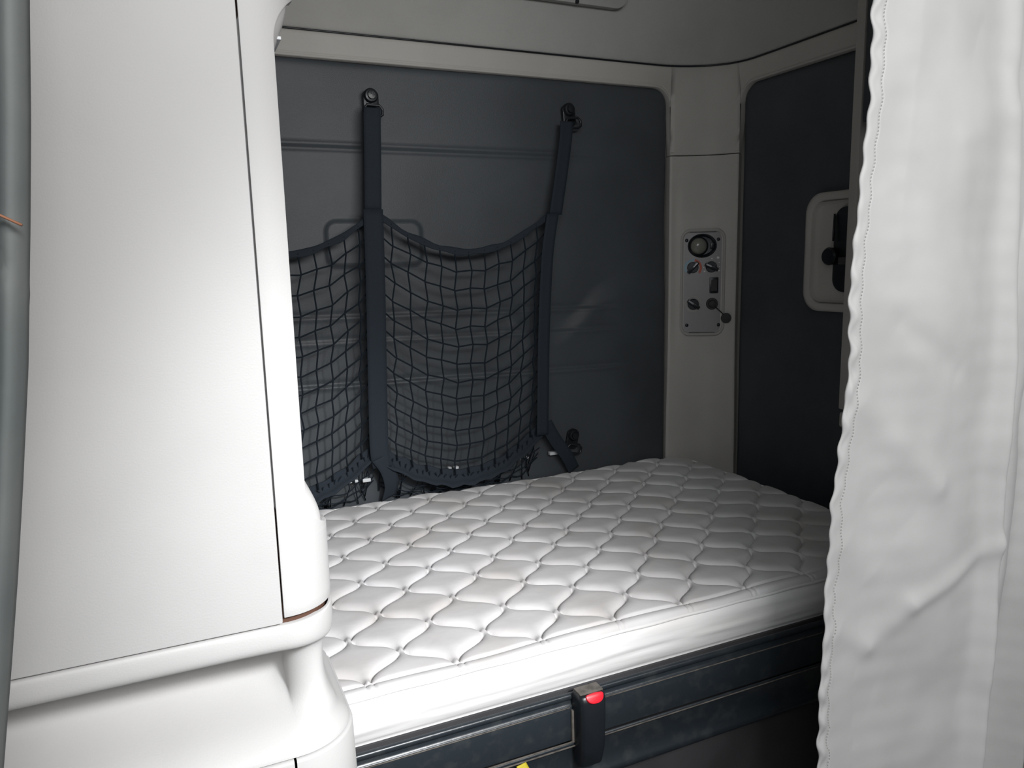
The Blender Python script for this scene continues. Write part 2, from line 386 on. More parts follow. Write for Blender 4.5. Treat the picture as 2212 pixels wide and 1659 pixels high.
# ================================================================== CONTROL PANEL on the corner pillar
PC = bez(0.5); tq = bez(0.6) - bez(0.4); tq /= np.hypot(*tq)
tv = Vector((tq[0], tq[1], 0)); nv_ = Vector((tq[1], -tq[0], 0))
if nv_.y > 0: nv_ = -nv_
PO = Vector((PC[0], PC[1], 0)) + nv_ * 0.004
def cp(px, py):
    p = on_plane(px, py, PO, nv_) - PO; return (p.dot(tv), p.z)
def cc(x, y): return cp(1460 + x * 160 / 1021, 480 + y * 160 / 1021)     # enlarged-crop coordinates
o0 = cc(362, 830)
def cm(x, y, d=0.0):
    a, b = cc(x, y); return frame_m(PO + tv * a + Vector((0, 0, b)) + nv_ * d, tv, Vector((0, 0, 1)), nv_)
K = abs(cc(400, 800)[0] - cc(500, 800)[0]) / 100                          # metres per crop unit
ctl = thing('control_panel', 'grey control plate with lamp, dials, switch and socket, set into the beige corner pillar', 'control panel', tuple(PO + Vector((0, 0, o0[1]))))
def outline(x0, y0, x1, y1, r, bow):
    pts = rrect(x0, y0, x1, y1, r, 8); out = []
    cx = (x0 + x1) / 2; hw = (x1 - x0) / 2
    for x, y in pts:
        out.append((x, y + bow * (1 - ((x - cx) / hw) ** 2) * (-1 if y < (y0 + y1) / 2 else 1)))
    return out
mid = cc(365, 835); mm = frame_m(PO + tv * mid[0] + Vector((0, 0, mid[1])), tv, Vector((0, 0, 1)), nv_)
def ring_obj(name, outer, inner, d0, d1, material, parent, mtx):
    bm = bmesh.new(); n = len(outer); L = []
    for pts, d in ((outer, d0), (outer, d1 * 0.8), ([(o[0] * 0.7 + i[0] * 0.3, o[1] * 0.7 + i[1] * 0.3) for o, i in zip(outer, inner)], d1), ([(o[0] * 0.25 + i[0] * 0.75, o[1] * 0.25 + i[1] * 0.75) for o, i in zip(outer, inner)], d1 * 0.95), (inner, d1 * 0.5), (inner, d0)):
        L.append([bm.verts.new(mtx @ Vector((p[0], p[1], d))) for p in pts])
    for a, b in zip(L, L[1:]):
        for k in range(n): bm.faces.new((a[k], a[(k + 1) % n], b[(k + 1) % n], b[k]))
    return from_bm(name, bm, material, parent, auto=False)
W2, H2 = 262 * K, 690 * K
ring_obj('bezel', outline(-W2 - 48 * K, -H2 - 45 * K, W2 + 48 * K, H2 + 45 * K, 0.032, 0.006), outline(-W2 - 8 * K, -H2 - 8 * K, W2 + 8 * K, H2 + 8 * K, 0.024, 0.004), -0.012, 0.007, 'bezel_grey', ctl, mm)
prism('gap_backing', outline(-W2 - 20 * K, -H2 - 20 * K, W2 + 20 * K, H2 + 20 * K, 0.028, 0.005), -0.012, -0.0005, 'black_plastic', ctl, mm)
prism('face_plate', outline(-W2, -H2, W2, H2, 0.022, 0.004), -0.005, 0.003, 'plate_grey', ctl, mm, bev=0.001)
# reading lamp
lamp = lathe('lamp_bezel', [(200 * K, 0.003), (197 * K, 0.008), (185 * K, 0.011), (172 * K, 0.009), (150 * K, 0.004), (0, 0.003)][::1], 'black_plastic', ctl, cm(362, 325), sx=1, sy=0.83, seg=40)
lathe('lamp_collar', [(132 * K, 0.004), (130 * K, 0.012), (118 * K, 0.014), (108 * K, 0.010)], 'black_plastic', lamp, cm(312, 330), seg=32)
lathe('lamp_lens', [(115 * K, 0.006), (112 * K, 0.012), (95 * K, 0.019), (70 * K, 0.0235), (40 * K, 0.026), (0, 0.027)], 'lamp_ball', lamp, cm(310, 330), seg=32)
prism('lamp_button', rrect(-26 * K, -42 * K, 26 * K, 42 * K, 15 * K), 0.004, 0.0125, 'black_plastic', lamp, cm(497, 325), bev=0.001)
# rotary dials
def arc_strip(name, cx, cy, r0, r1, a0, a1, d0, d1, material, parent, n=20):
    o = [(r1 * K * math.cos(math.radians(a0 + (a1 - a0) * k / n)), r1 * K * math.sin(math.radians(a0 + (a1 - a0) * k / n))) for k in range(n + 1)]
    i = [(r0 * K * math.cos(math.radians(a0 + (a1 - a0) * k / n)), r0 * K * math.sin(math.radians(a0 + (a1 - a0) * k / n))) for k in range(n + 1)]
    return prism(name, o + i[::-1], d0, d1, material, parent, cm(cx, cy))
def knob(name, cx, cy, ang, label, ring=None, grip_l=98):
    k = lathe(name, [(78 * K, 0.003), (77 * K, 0.007), (70 * K, 0.009), (0, 0.009)], 'black_plastic' if ring is None else 'black_plastic', ctl, cm(cx, cy), seg=28)
    k['label'] = label
    c, s = math.cos(math.radians(ang)), math.sin(math.radians(ang))
    mt = cm(cx, cy) @ Matrix(((c, -s, 0, 0), (s, c, 0, 0), (0, 0, 1, 0), (0, 0, 0, 1)))
    prism('grip', rrect(-grip_l * K, -24 * K, grip_l * K, 24 * K, 10 * K, 3), 0.008, 0.020, 'black_plastic', k, mt, bev=0.0015)
    prism('pointer_mark', rrect(grip_l * 0.05 * K, -6 * K, grip_l * 0.85 * K, 6 * K, 3 * K, 3), 0.0198, 0.0206, 'steel', k, mt)
    return k
arc_strip('cold_scale', 235, 630, 92, 122, 80, 215, 0.0028, 0.0036, 'dial_blue', ctl)
arc_strip('warm_scale', 235, 630, 92, 124, -40, 78, 0.0028, 0.0036, 'dial_red', ctl)
knob('temperature_dial', 232, 625, 47, 'black dial with a blue and red scale')
knob('fan_dial', 487, 615, 155, 'black dial with small white marks around it')
ring = arc_strip('dial_ring', 235, 1125, 92, 118, 0, 350, 0.0028, 0.0045, 'bezel_grey', ctl, 40)
knob('lower_dial', 238, 1130, 146, 'black dial with a pale ring, low on the plate')
for k, (x, y, r) in enumerate(((495, 500, 9), (580, 487, 17), (595, 553, 8), (603, 612, 6), (592, 668, 9), (393, 677, 11), (383, 620, 7))):
    prism('scale_mark', rrect(-r * K, -r * K * 0.8, r * K, r * K * 0.8, r * K * 0.3, 2), 0.0028, 0.0034, 'print_white', ctl, cm(x, y))
# rocker switch
sw = prism('rocker_switch', rrect(-60 * K, -112 * K, 60 * K, 112 * K, 16 * K), 0.002, 0.007, 'black_plastic', ctl, cm(522, 868), bev=0.001)
bm = bmesh.new(); mt = cm(522, 868); hw, hh = 40 * K, 78 * K
v = [bm.verts.new(mt @ Vector(p)) for p in ((-hw, -hh, 0.0115), (hw, -hh, 0.0115), (hw, 0, 0.0075), (-hw, 0, 0.0075), (hw, hh, 0.0095), (-hw, hh, 0.0095), (-hw, -hh, 0.005), (hw, -hh, 0.005), (hw, hh, 0.005), (-hw, hh, 0.005))]
for f in ((0, 1, 2, 3), (3, 2, 4, 5), (6, 7, 1, 0), (5, 4, 8, 9), (0, 3, 5, 9, 6), (1, 7, 8, 4, 2)): bm.faces.new([v[i] for i in f])
from_bm('rocker', bm, 'dark_grey_panel', sw)
# socket with tethered cap
sk = lathe('power_socket', [(82 * K, 0.002), (82 * K, 0.007), (72 * K, 0.010), (58 * K, 0.010), (52 * K, 0.004), (40 * K, 0.003), (38 * K, 0.007), (20 * K, 0.008), (0, 0.008)], 'dark_grey_panel', ctl, cm(495, 1122), seg=28)
sk['label'] = 'round socket with its cap hanging on a short tether'
capc = cm(685, 1318, 0.010)
p0 = cm(540, 1165, 0.009).translation; p1 = cm(585, 1205, 0.016).translation; p2 = cm(650, 1270, 0.014).translation
tube('tether', smooth_curve([p0, p1, p2, cm(680, 1305, 0.012).translation], 5), 0.0019, 'black_plastic', sk, seg=6)
lathe('socket_cap', [(70 * K, -0.003), (72 * K, 0.003), (66 * K, 0.006), (40 * K, 0.0075), (0, 0.008)], 'dark_grey_panel', sk, capc, seg=24)
for x, y in ((148, 252), (585, 235), (148, 1420), (583, 1412)):
    lathe('screw', [(24 * K, 0.002), (24 * K, 0.0045), (16 * K, 0.006), (0, 0.0062)], 'black_plastic', ctl, cm(x, y), seg=14)

# ================================================================== LATCH RECESS on the right wall
rec = thing('latch_recess', 'beige recessed tray with a black latch inside, on the dark right wall beside the curtain', 'latch', (1.85, 1.66, 1.54))
rm = frame_m((1.846, 1.655, 1.5425), (0, -1, 0), (0, 0, 1), (-1, 0, 0))
ro = rrect(-0.157, -0.180, 0.157, 0.180, 0.062, 10)
ri = rrect(-0.128, -0.152, 0.128, 0.152, 0.045, 10)
ring_obj('recess_frame', ro, ri, -0.004, 0.014, 'interior_plastic', rec, rm)
bm = bmesh.new(); L = []
for s_, d in ((1.0, 0.004), (0.97, -0.004), (0.93, -0.011), (0.84, -0.0125), (0.5, -0.0125)):
    L.append([bm.verts.new(rm @ Vector((p[0] * s_, p[1] * s_, d + 0.010))) for p in ri])
for a, b in zip(L, L[1:]):
    for k in range(len(ri)): bm.faces.new((a[k], a[(k + 1) % len(ri)], b[(k + 1) % len(ri)], b[k]))
bm.faces.new(L[-1])
from_bm('recess_tray', bm, 'interior_plastic', rec, auto=False)
lm = frame_m((1.846, 1.640, 1.548), (0, -1, 0), (0, 0, 1), (-1, 0, 0))
prism('latch_plate', rrect(-0.055, -0.125, 0.10, 0.127, 0.04, 8), 0.000, 0.016, 'black_plastic', rec, lm, bev=0.004)
lathe('latch_knob', [(0.020, 0.012), (0.026, 0.018), (0.027, 0.030), (0.022, 0.036), (0, 0.037)], 'black_plastic', rec, frame_m((1.846, 1.697, 1.53), (0, -1, 0), (0, 0, 1), (-1, 0, 0)), seg=20)
tube('latch_bar', [(1.826, 1.69, 1.655), (1.822, 1.688, 1.60), (1.822, 1.688, 1.575)], 0.003, 'black_plastic', rec)
box('latch_tab', (1.818, 1.56, 1.505), (1.832, 1.665, 1.527), 'dark_grey_panel', rec, 0.003)

# ================================================================== MATTRESS
mt_ = thing('mattress', 'white quilted mattress with wavy stitching lying on the black bunk frame', 'mattress', (0.63, 1.74, 0.70))
MX0, MX1, MY0, MY1, MZ = -0.50, 1.705, 1.203, 2.252, 0.80
DX, DY, X0, Y0 = 0.0855, 0.086, 0.346, 1.500
xg = np.concatenate([np.arange(MX0, 0.12, 0.012), np.arange(0.12, MX1 - 0.02, 0.0029), MX1 - 0.02 + 0.02 * np.sin(np.linspace(0, math.pi / 2, 8))])
yg = np.concatenate([MY0 + 0.012 - 0.012 * np.cos(np.linspace(0, math.pi / 2, 6))[:-1], np.arange(MY0 + 0.012, MY1 - 0.016, 0.0029), MY1 - 0.016 + 0.016 * np.sin(np.linspace(0, math.pi / 2, 8))])
X, Y = np.meshgrid(xg, yg, indexing='ij')
# rounded far corner
RCN = 0.085
def x_end(y):
    d = np.clip(y - (MY1 - RCN), 0, RCN); return MX1 - RCN + np.sqrt(np.maximum(RCN ** 2 - d ** 2, 0))
xe = x_end(Y); XX = np.where(X > MX1 - 0.30, (MX1 - 0.30) + (X - (MX1 - 0.30)) * (xe - (MX1 - 0.30)) / 0.30, X)
warp = 0.0022
Xw = XX + warp * np.sin(Y * 23 + XX * 11) ; Yw = Y + warp * np.sin(XX * 19 - Y * 7)
def crease_dist(Xw, Yw):
    best = np.full(Xw.shape, 9.0)
    i0 = np.floor((Xw - X0) / DX); ph = 2 * np.pi * (Yw - Y0) / (2 * DY); A = DX / 2 - 0.0058
    for k in (-1, 0, 1):
        i = i0 + k; sg = np.where(np.mod(i, 2) == 0, -1.0, 1.0)
        c = (np.cos(ph) - 0.05 * np.cos(3 * ph)) / 0.95; sl = A * (np.sin(ph) - 0.15 * np.sin(3 * ph)) / 0.95 * np.pi / DY
        xc = X0 + (i + 0.5) * DX + sg * A * c
        best = np.minimum(best, np.abs(Xw - xc) / np.sqrt(1 + sl * sl))
    return best
D = crease_dist(Xw, Yw)
YS = MY0 + 0.031                                   # border seam
inner = sm(YS - 0.0005, YS + 0.0005, Y)
crease = -0.0075 * np.exp(-(D / 0.0024) ** 2) - 0.0125 * np.exp(-D / 0.0085)
fadeB = sm(YS, YS + 0.02, Y)
ni = np.round((Xw - X0) / DX); nodes = np.full(Xw.shape, 9.0)
for k in (-1, 0, 1):
    ii = ni + k; off_ = np.where(np.mod(ii, 2) == 0, 0.0, DY); yy_ = Yw - Y0 - off_
    yy_ = yy_ - np.round(yy_ / (2 * DY)) * 2 * DY
    nodes = np.minimum(nodes, np.hypot(Xw - X0 - ii * DX, yy_))
crease = crease * (1 - 0.62 * np.exp(-(nodes / 0.012) ** 2))
H = inner * crease + (1 - inner) * (-0.0085 * 0.35 * np.ones_like(D))
H += -0.0065 * np.exp(-((Y - YS) / 0.0028) ** 2) - 0.002 * np.exp(-np.abs(Y - YS) / 0.010)
H += (1 - inner) * 0.0035 * np.sin(np.clip((Y - MY0) / 0.031, 0, 1) * np.pi)
# pairs of stitches crossing the border where the pattern meets it
for c in np.arange(X0 - DX * 8 + DX, MX1, 2 * DX):
    for s_ in (-0.0065, 0.0065):
        H += (1 - inner) * -0.0045 * np.exp(-((X - c - s_) / 0.0018) ** 2)
lump = np.zeros_like(H)
for kx, ky, a in ((5.1, 3.3, .0022), (9.7, -7.1, .0016), (-14., 11., .0012), (23., 17., .0008)):
    lump += a * np.sin(kx * XX + ky * Y + kx)
H += lump
def edge_drop(dd, r): dd = np.clip(dd, 0, r); return -(r - np.sqrt(np.maximum(r * r - (r - dd) ** 2, 0)))
H += edge_drop(Y - MY0, 0.009) + edge_drop(MY1 - Y, 0.016) + edge_drop(xe - XX, 0.02)
P = np.stack([XX, Y, MZ + 0.006 + H], -1)
grid_mesh('quilted_top', P, 'mattress_top', mt_)
# side band (front, right end, back) below the piping
ring_pts = [(MX0, MY0 + 0.002)] + [(x, MY0 + 0.002) for x in np.linspace(MX0, 1.67, 90)[1:]]
ring_pts += [(1.67 + 0.033 * math.sin(a), MY0 + 0.035 - 0.033 * math.cos(a)) for a in np.linspace(0, math.pi / 2, 8)[1:]]
ring_pts += [(1.703, y) for y in np.linspace(MY0 + 0.04, MY1 - RCN, 30)]
ring_pts += [(1.703 - RCN + RCN * math.cos(a), MY1 - RCN - 0.002 + RCN * math.sin(a)) for a in np.linspace(0, math.pi / 2, 10)[1:]]
ring_pts += [(x, MY1 - 0.002) for x in np.linspace(1.60, MX0, 30)]
rp = np.array(ring_pts); tg = np.gradient(rp, axis=0); tg /= np.linalg.norm(tg, axis=1)[:, None]; nr = np.stack([tg[:, 1], -tg[:, 0]], -1)
nvs = 22; P = np.zeros((len(rp), nvs, 3))
for j in range(nvs):
    v = j / (nvs - 1); z = 0.792 - v * 0.0865
    bul = 0.011 * math.sin(math.pi * min(v * 1.05, 1)) ** 0.6 - 0.004 * math.exp(-(v / 0.05) ** 2)
    for i in range(len(rp)):
        wr_ = 0.0028 * noise.noise(Vector((rp[i, 0] * 5, rp[i, 1] * 5, v * 7))) * math.sin(math.pi * v) + 0.0007 * math.sin(v * 17 + rp[i, 0] * 3.1 + 2 * math.sin(rp[i, 0] * 7)) * math.sin(math.pi * v)
        P[i, j] = (rp[i, 0] + nr[i, 0] * (bul + wr_), rp[i, 1] + nr[i, 1] * (bul + wr_), z)
grid_mesh('side_band', P, 'mattress_side', mt_)
tube('piping', [(rp[i, 0] + nr[i, 0] * 0.001, rp[i, 1] + nr[i, 1] * 0.001, 0.7935 + 0.0008 * math.sin(i)) for i in range(len(rp))], 0.0038, 'mattress_side', mt_, seg=8)
bm = bmesh.new(); bm.faces.new([bm.verts.new((p[0], p[1], 0.7058)) for p in ring_pts]); from_bm('underside', bm, 'mattress_side', mt_)

# ================================================================== BUNK FRAME
fr = thing('bed_platform', 'black bunk base rail with a grooved face below the mattress', 'bunk frame', (0.6, 1.7, 0.0))
def extrude_x(name, prof, x0, x1, material, parent, seg=60, wob=0.0):
    xs = np.linspace(x0, x1, seg); P = np.zeros((seg, len(prof), 3))
    for i, x in enumerate(xs):
        for j, (y, z) in enumerate(prof): P[i, j] = (x, y + wob * math.sin(x * 13 + j), z)
    return grid_mesh(name, P, material, parent)
box('bunk_deck', (-0.55, 1.20, 0.645), (1.80, 2.255, 0.705), 'dark_grey_panel', fr)
def rail_prof():
    top = [(1.215, 0.690), (1.200, 0.696)]
    bead = [(1.188 + 0.007 * math.cos(a), 0.698 + 0.007 * math.sin(a)) for a in np.linspace(math.pi * 0.45, math.pi * 1.35, 9)]
    return top + bead
prof = rail_prof() + [(1.186, 0.689), (1.1835, 0.686), (1.1835, 0.6835), (1.180, 0.682), (1.179, 0.680), (1.179, 0.612), (1.1795, 0.609)]
lowp = [(1.178, 0.606), (1.175, 0.604), (1.175, 0.600), (1.180, 0.597), (1.184, 0.590), (1.186, 0.55), (1.186, 0.525), (1.182, 0.522), (1.182, 0.508), (1.19, 0.504), (1.24, 0.504)]
extrude_x('upper_rail', prof, -0.55, 1.80, 'frame_black', fr)
extrude_x('lower_rail', lowp, -0.55, 1.80, 'frame_black', fr)
tube('edge_line', [(x, 1.1775, 0.6805) for x in (0.697, 1.2, 1.79)], 0.0012, 'dusty_edge', fr)
tube('edge_line', [(x, 1.1775, 0.6800) for x in (-0.5, 0.3, 0.634)], 0.0012, 'dusty_edge', fr)
tube('edge_line', [(x, 1.1735, 0.602) for x in (0.697, 1.2, 1.79)], 0.0014, 'dusty_edge', fr)
tube('edge_line', [(x, 1.1735, 0.609) for x in (-0.5, 0.3, 0.645)], 0.0017, 'dusty_edge', fr)
tube('edge_line', [(x, 1.1715, 0.601) for x in (-0.5, 0.3, 0.660)], 0.0017, 'dusty_edge', fr)
box('edge_return', (0.636, 1.1725, 0.606), (0.643, 1.180, 0.675), 'dusty_edge', fr, 0.002)
box('front_board', (-0.55, 1.235, 0.0), (1.80, 1.26, 0.645), 'dark_grey_panel', fr)
# latch housing with its red button
lt = thing('bunk_latch', 'black latch housing with a red release button on the bunk rail', 'latch', (0.682, 1.15, 0.60))
hm_ = []
bm = bmesh.new()
levels = [(0.565, 0.025, 1.150), (0.600, 0.027, 1.142), (0.660, 0.028, 1.140), (0.700, 0.0285, 1.141), (0.712, 0.028, 1.145), (0.716, 0.026, 1.150)]
rows = []
for z, hw, yf in levels:
    cx = 0.668; yb = 1.1775; r = 0.008; row = []
    for x, y in [(cx - hw, yb), (cx - hw, yf + r), (cx - hw + 0.003, yf + 0.003), (cx - hw + r, yf), (cx + hw - r, yf), (cx + hw - 0.003, yf + 0.003), (cx + hw, yf + r), (cx + hw, yb)]:
        row.append(bm.verts.new((x, y, z)))
    rows.append(row)
for a, b in zip(rows, rows[1:]):
    for k in range(8): bm.faces.new((a[k], a[(k + 1) % 8], b[(k + 1) % 8], b[k]))
bm.faces.new(rows[0]); bm.faces.new(rows[-1])
from_bm('housing', bm, 'black_plastic', lt)
bm = bmesh.new(); add_box(bm, (0.642, 1.151, 0.7155), (0.693, 1.178, 0.7195), 0.0015); from_bm('dusty_top', bm, 'dusty_edge', lt)
# red button: half-disc sunk in the front top edge
pts = [(0.0190 * math.copysign(abs(math.cos(a)) ** 0.8, math.cos(a)), -0.0150 * math.sin(a)) for a in np.linspace(0, math.pi, 16)]
pts = [(x, y if abs(y) > 1e-4 else 0.0) for x, y in pts] + [(-0.016, 0.0035), (0.0, 0.005), (0.016, 0.0035)]
bmx = frame_m((0.670, 1.1495, 0.7115), (1, 0, 0), (0, 0.55, 0.835), (0, -0.835, 0.55))
prism('red_button', pts, 0.0, 0.0075, 'red_button', lt, bmx, bev=0.0015)
ys = smooth_curve([(0.522, 1.165, 0.603), (0.529, 1.158, 0.58), (0.525, 1.158, 0.54), (0.533, 1.160, 0.45)], 6)
yw = ribbon('pull_strap', ys, 0.022, 0.002, 'yellow_webbing', None, (1, 0.2, 0))
setp(yw, label='short yellow webbing strap hanging below the black bunk rail', category='strap')

# ================================================================== LEFT CABINET
cab = thing('partition_cabinet', 'tall off-white moulded cabinet with a rounded edge, left of the mattress', 'cabinet', (-0.2, 1.0, 0.0))
YF, XR, RR = 0.90, 0.1585, 0.064
def cpath(s, off=0.0, xr=XR, r=RR):
    """point on the cabinet outline; s measured along it, 0 at x = xr - r on the front; off outward"""
    if s <= 0: return (xr - r + s, YF - off)
    a = s / r
    if a <= math.pi / 2: return (xr - r + (r + off) * math.sin(a), YF + r - (r + off) * math.cos(a))
    return (xr + off, YF + r + (s - r * math.pi / 2))
# door
XD = 0.0895
bm = bmesh.new(); add_box(bm, (-0.58, YF, 1.1055), (XD, YF + 0.02, 2.60), 0.0022, 2); from_bm('door', bm, 'cream_plastic', cab)
# edge strip: flat + rounded, notched (scalloped) between two heights, a shell with thickness
s_flat = 0.0915 - (XR - RR)
def smax(z):
    full = RR * math.pi / 2 + 0.02
    cut = 0.0345 + 0.0005 * math.sin(z)
    lo = 1.208 + 0.0; hi = 1.845
    a = (z - lo) / 0.042; b = (hi - z) / 0.062
    t = min(a, b)
    if t <= 0: return full
    if t >= 1: return cut
    return cut + (full - cut) * (1 - math.sqrt(1 - (1 - t) ** 2))
zs = np.concatenate([np.linspace(1.113, 1.205, 8), np.linspace(1.206, 1.255, 26), np.linspace(1.27, 1.76, 20), np.linspace(1.775, 1.848, 26), np.linspace(1.86, 2.60, 16)])
P = np.zeros((26, len(zs), 3))
for j, z in enumerate(zs):
    m_ = smax(z)
    for i in range(26):
        s = s_flat + (m_ - s_flat) * i / 25
        x, y = cpath(s, 0.0); P[i, j] = (x, y, z)
st = grid_mesh('edge_strip', P, 'cream_plastic', cab, thick=0.006, offset=-1)
bv = st.modifiers.new('bevel', 'BEVEL'); bv.width = 0.0018; bv.segments = 2; bv.angle_limit = math.radians(50)
# inner post behind the strip: narrower in the middle so the finger scoop shows
P = np.zeros((22, len(zs), 3))
for j, z in enumerate(zs):
    xr = XR - 0.009 - 0.030 * float(sm(1.215, 1.315, z) * (1 - sm(1.735, 1.84, z)))
    for i in range(22):
        s = -0.02 + (0.35) * (i / 21) ** 1.3
        r_ = 0.030; a = s / r_
        if s <= 0: x, y = xr - r_ + s, YF + 0.012
        elif a <= math.pi / 2: x, y = xr - r_ + r_ * math.sin(a), YF + 0.012 + r_ - r_ * math.cos(a)
        else: x, y = xr, YF + 0.012 + r_ + (s - r_ * math.pi / 2) 
        P[i, j] = (x, y, z)
grid_mesh('inner_post', P, 'cream_plastic', cab)
box('inner_rib', (0.118, 0.935, 1.792), (0.140, 0.99, 1.796), 'pale_plastic', cab, 0.001)
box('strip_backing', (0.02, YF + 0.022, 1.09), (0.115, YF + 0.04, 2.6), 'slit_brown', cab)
# moulded lower body swept around the corner: rim, hollow, bulge, drawer zone
prof = [(1.1030, -0.030), (1.1030, -0.004), (1.1015, 0.0), (1.090, 0.0008), (1.078, 0.0005), (1.071, -0.003), (1.066, -0.010), (1.063, -0.026), (1.059, -0.050), (1.051, -0.075), (1.036, -0.088), (1.018, -0.090), (1.001, -0.084), (0.987, -0.068), (0.975, -0.046), (0.964, -0.023), (0.954, -0.003), (0.945, 0.008), (0.938, 0.013), (0.934, 0.014)]
prof2 = [(0.9315, 0.010), (0.9315, 0.0165), (0.928, 0.018), (0.85, 0.020), (0.70, 0.022), (0.40, 0.022), (0.0, 0.022)]
ss = np.concatenate([np.linspace(-0.72, -0.02, 20), np.linspace(-0.01, RR * math.pi / 2, 20), np.linspace(RR * math.pi / 2 + 0.01, 0.26, 10)])
def cprof(name, prof, sv):
    zz = np.array([p[0] for p in prof]); oo = np.array([p[1] for p in prof])
    # resample smoothly
    P = np.zeros((len(sv), len(prof), 3))
    for i, s in enumerate(sv):
        for j in range(len(prof)):
            slope = 0.0
            x, y = cpath(s, oo[j] * (1.35 if oo[j] < -0.03 else 1) * (1 - 0.87 * float(sm(-0.05, RR * 1.2, s)) * (oo[j] < 0)))
            P[i, j] = (x, y, zz[j] + slope)
    o = grid_mesh(name, P, 'cream_plastic', cab)
    return o
o = cprof('lower_body', prof, ss)
sd = o.modifiers.new('smooth', 'SUBSURF'); sd.levels = 1; sd.render_levels = 2
cprof('lower_panel', prof2, np.concatenate([np.linspace(-0.72, -0.006, 12)]))
cprof('corner_panel', prof2, np.concatenate([np.linspace(-0.003, RR * math.pi / 2, 16), [0.12, 0.2, 0.26]]))
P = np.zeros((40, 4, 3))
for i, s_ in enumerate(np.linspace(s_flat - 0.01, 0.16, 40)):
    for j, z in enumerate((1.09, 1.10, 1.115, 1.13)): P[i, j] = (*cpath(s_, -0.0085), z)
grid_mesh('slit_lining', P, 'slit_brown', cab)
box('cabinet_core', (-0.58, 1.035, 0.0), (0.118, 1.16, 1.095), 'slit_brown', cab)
box('cabinet_side', (-0.58, 0.985, 1.09), (0.095, 1.155, 2.60), 'cream_plastic', cab)
# ================================================================== CARGO NET
net = thing('cargo_net', 'black mesh cargo net hanging on straps against the dark back wall', 'cargo net', (0.84, 2.2, 0.9))
def net_panel(u0, u1, top_z, top_sag, bot_z0, bot_z1, bot_sag, ncol, nrow, bulge, skew0=0.0):
    """cords of one net bay between two straps; x runs u0..u1"""
    V, Fc = [], []
    def pt(u, v):
        s = 4 * u * (1 - u)
        zt = top_z - top_sag * s; zb = bot_z0 + (bot_z1 - bot_z0) * u - bot_sag * s
        xb = (u0[1] + (u1[1] - u0[1]) * u); xt = (u0[0] + (u1[0] - u0[0]) * u)
        vv = v
        x = xt + (xb - xt) * vv
        z = zt + (zb - zt) * vv + 0.035 * s * math.sin(math.pi * v) * -0.6
        y = 2.215 - bulge * s ** 0.8 * (0.35 + 0.65 * math.sin(math.pi * (0.15 + 0.75 * v)))
        j = noise.noise(Vector((u * 9, v * 9, u0[0] * 5))); k = noise.noise(Vector((u * 9, v * 9, 7 + u0[0] * 5)))
        return Vector((x + 0.006 * j, y, z + 0.006 * k))
    for c in range(1, ncol):
        tube_pts(V, Fc, [pt(c / ncol + 0.006 * ((r % 2) * 2 - 1), r / nrow) for r in range(nrow + 1)], 0.0025, 5)
    for r in range(1, nrow):
        tube_pts(V, Fc, [pt(c / ncol, r / nrow + (0.004 if c % 2 else -0.004)) for c in range(ncol + 1)], 0.0025, 5)
    # knots
    hem = [pt(c / 30, 0) for c in range(31)]; bot = [pt(c / 30, 1) for c in range(31)]
    return V, Fc, hem, bot
bays = [((0.02, -0.02), (0.558, 0.525)), ((0.562, 0.545), (1.135, 1.095))]
for u0, u1 in bays:
    V, Fc, hem, bot = net_panel(u0, u1, 1.688, 0.118, 0.975, 0.99, 0.115, 12, 13, 0.045)
    o = link('netting', V, Fc, 'net_cord', net); o['kind'] = 'stuff'
    ribbon('top_hem', hem, [0.020 + 0.004 * math.sin(k * 1.1) for k in range(31)], 0.003, 'webbing', net, (0, 0.25, 1))
    ribbon('bottom_hem', [p + Vector((0, 0.0, -0.010 + 0.002 * math.sin(k * 1.9))) for k, p in enumerate(bot)], [0.056 + 0.006 * math.sin(k * 1.7) for k in range(31)], 0.003, 'webbing', net, (0.1, 0.5, 1), curl=0.25)
    # pocket bottom: slack net from the hem back to the wall
    V, Fc = [], []
    for k in range(0, 31, 1):
        p = bot[k]; a = Vector((p.x + 0.03 * math.sin(k), 2.262, max(p.z - 0.14, 0.80)))
        q = (p + a) / 2 + Vector((0.015 * math.sin(k * 2.3), 0, 0.0))
        tube_pts(V, Fc, [p, q, a], 0.0019, 5)
    for f in (0.2, 0.4, 0.6, 0.8):
        tube_pts(V, Fc, [bot[k].lerp(Vector((bot[k].x, 2.262, max(bot[k].z - 0.14, 0.80))), f) + Vector((0, 0, -0.02 * math.sin(math.pi * f) + 0.006 * math.sin(k * 1.3 + f * 9))) for k in range(31)], 0.0019, 5)
    o = link('slack_netting', V, Fc, 'net_cord', net); o['kind'] = 'stuff'
def strap(name, pts, width, par=net, wd=(1, 0, 0), curl=0.03):
    return ribbon(name, smooth_curve(pts, 8), width, 0.0025, 'webbing', par, wd, curl)
def yz(px, py, y): return on_y(px, py, y)
strap('strap', [yz(804, 232, 2.225), yz(804, 262, 2.215), yz(805, 330, 2.215), yz(806, 455, 2.205)], 0.050)
strap('strap', [yz(806, 452, 2.200), yz(811, 600, 2.193), yz(815, 800, 2.188), yz(819, 960, 2.19), yz(826, 1010, 2.20)], 0.058)
strap('strap', [yz(820, 990, 2.19), yz(838, 1015, 2.2), yz(846, 1045, 2.215), yz(840, 1075, 2.235)], 0.05, wd=(1, 0.2, 0.3))
strap('strap', [yz(1224, 262, 2.225), yz(1222, 300, 2.215), yz(1212, 380, 2.21), yz(1200, 464, 2.205)], 0.045)
strap('strap', [yz(1194, 462, 2.200), yz(1182, 560, 2.195), yz(1175, 720, 2.19), yz(1173, 860, 2.19), yz(1172, 940, 2.195)], 0.042)
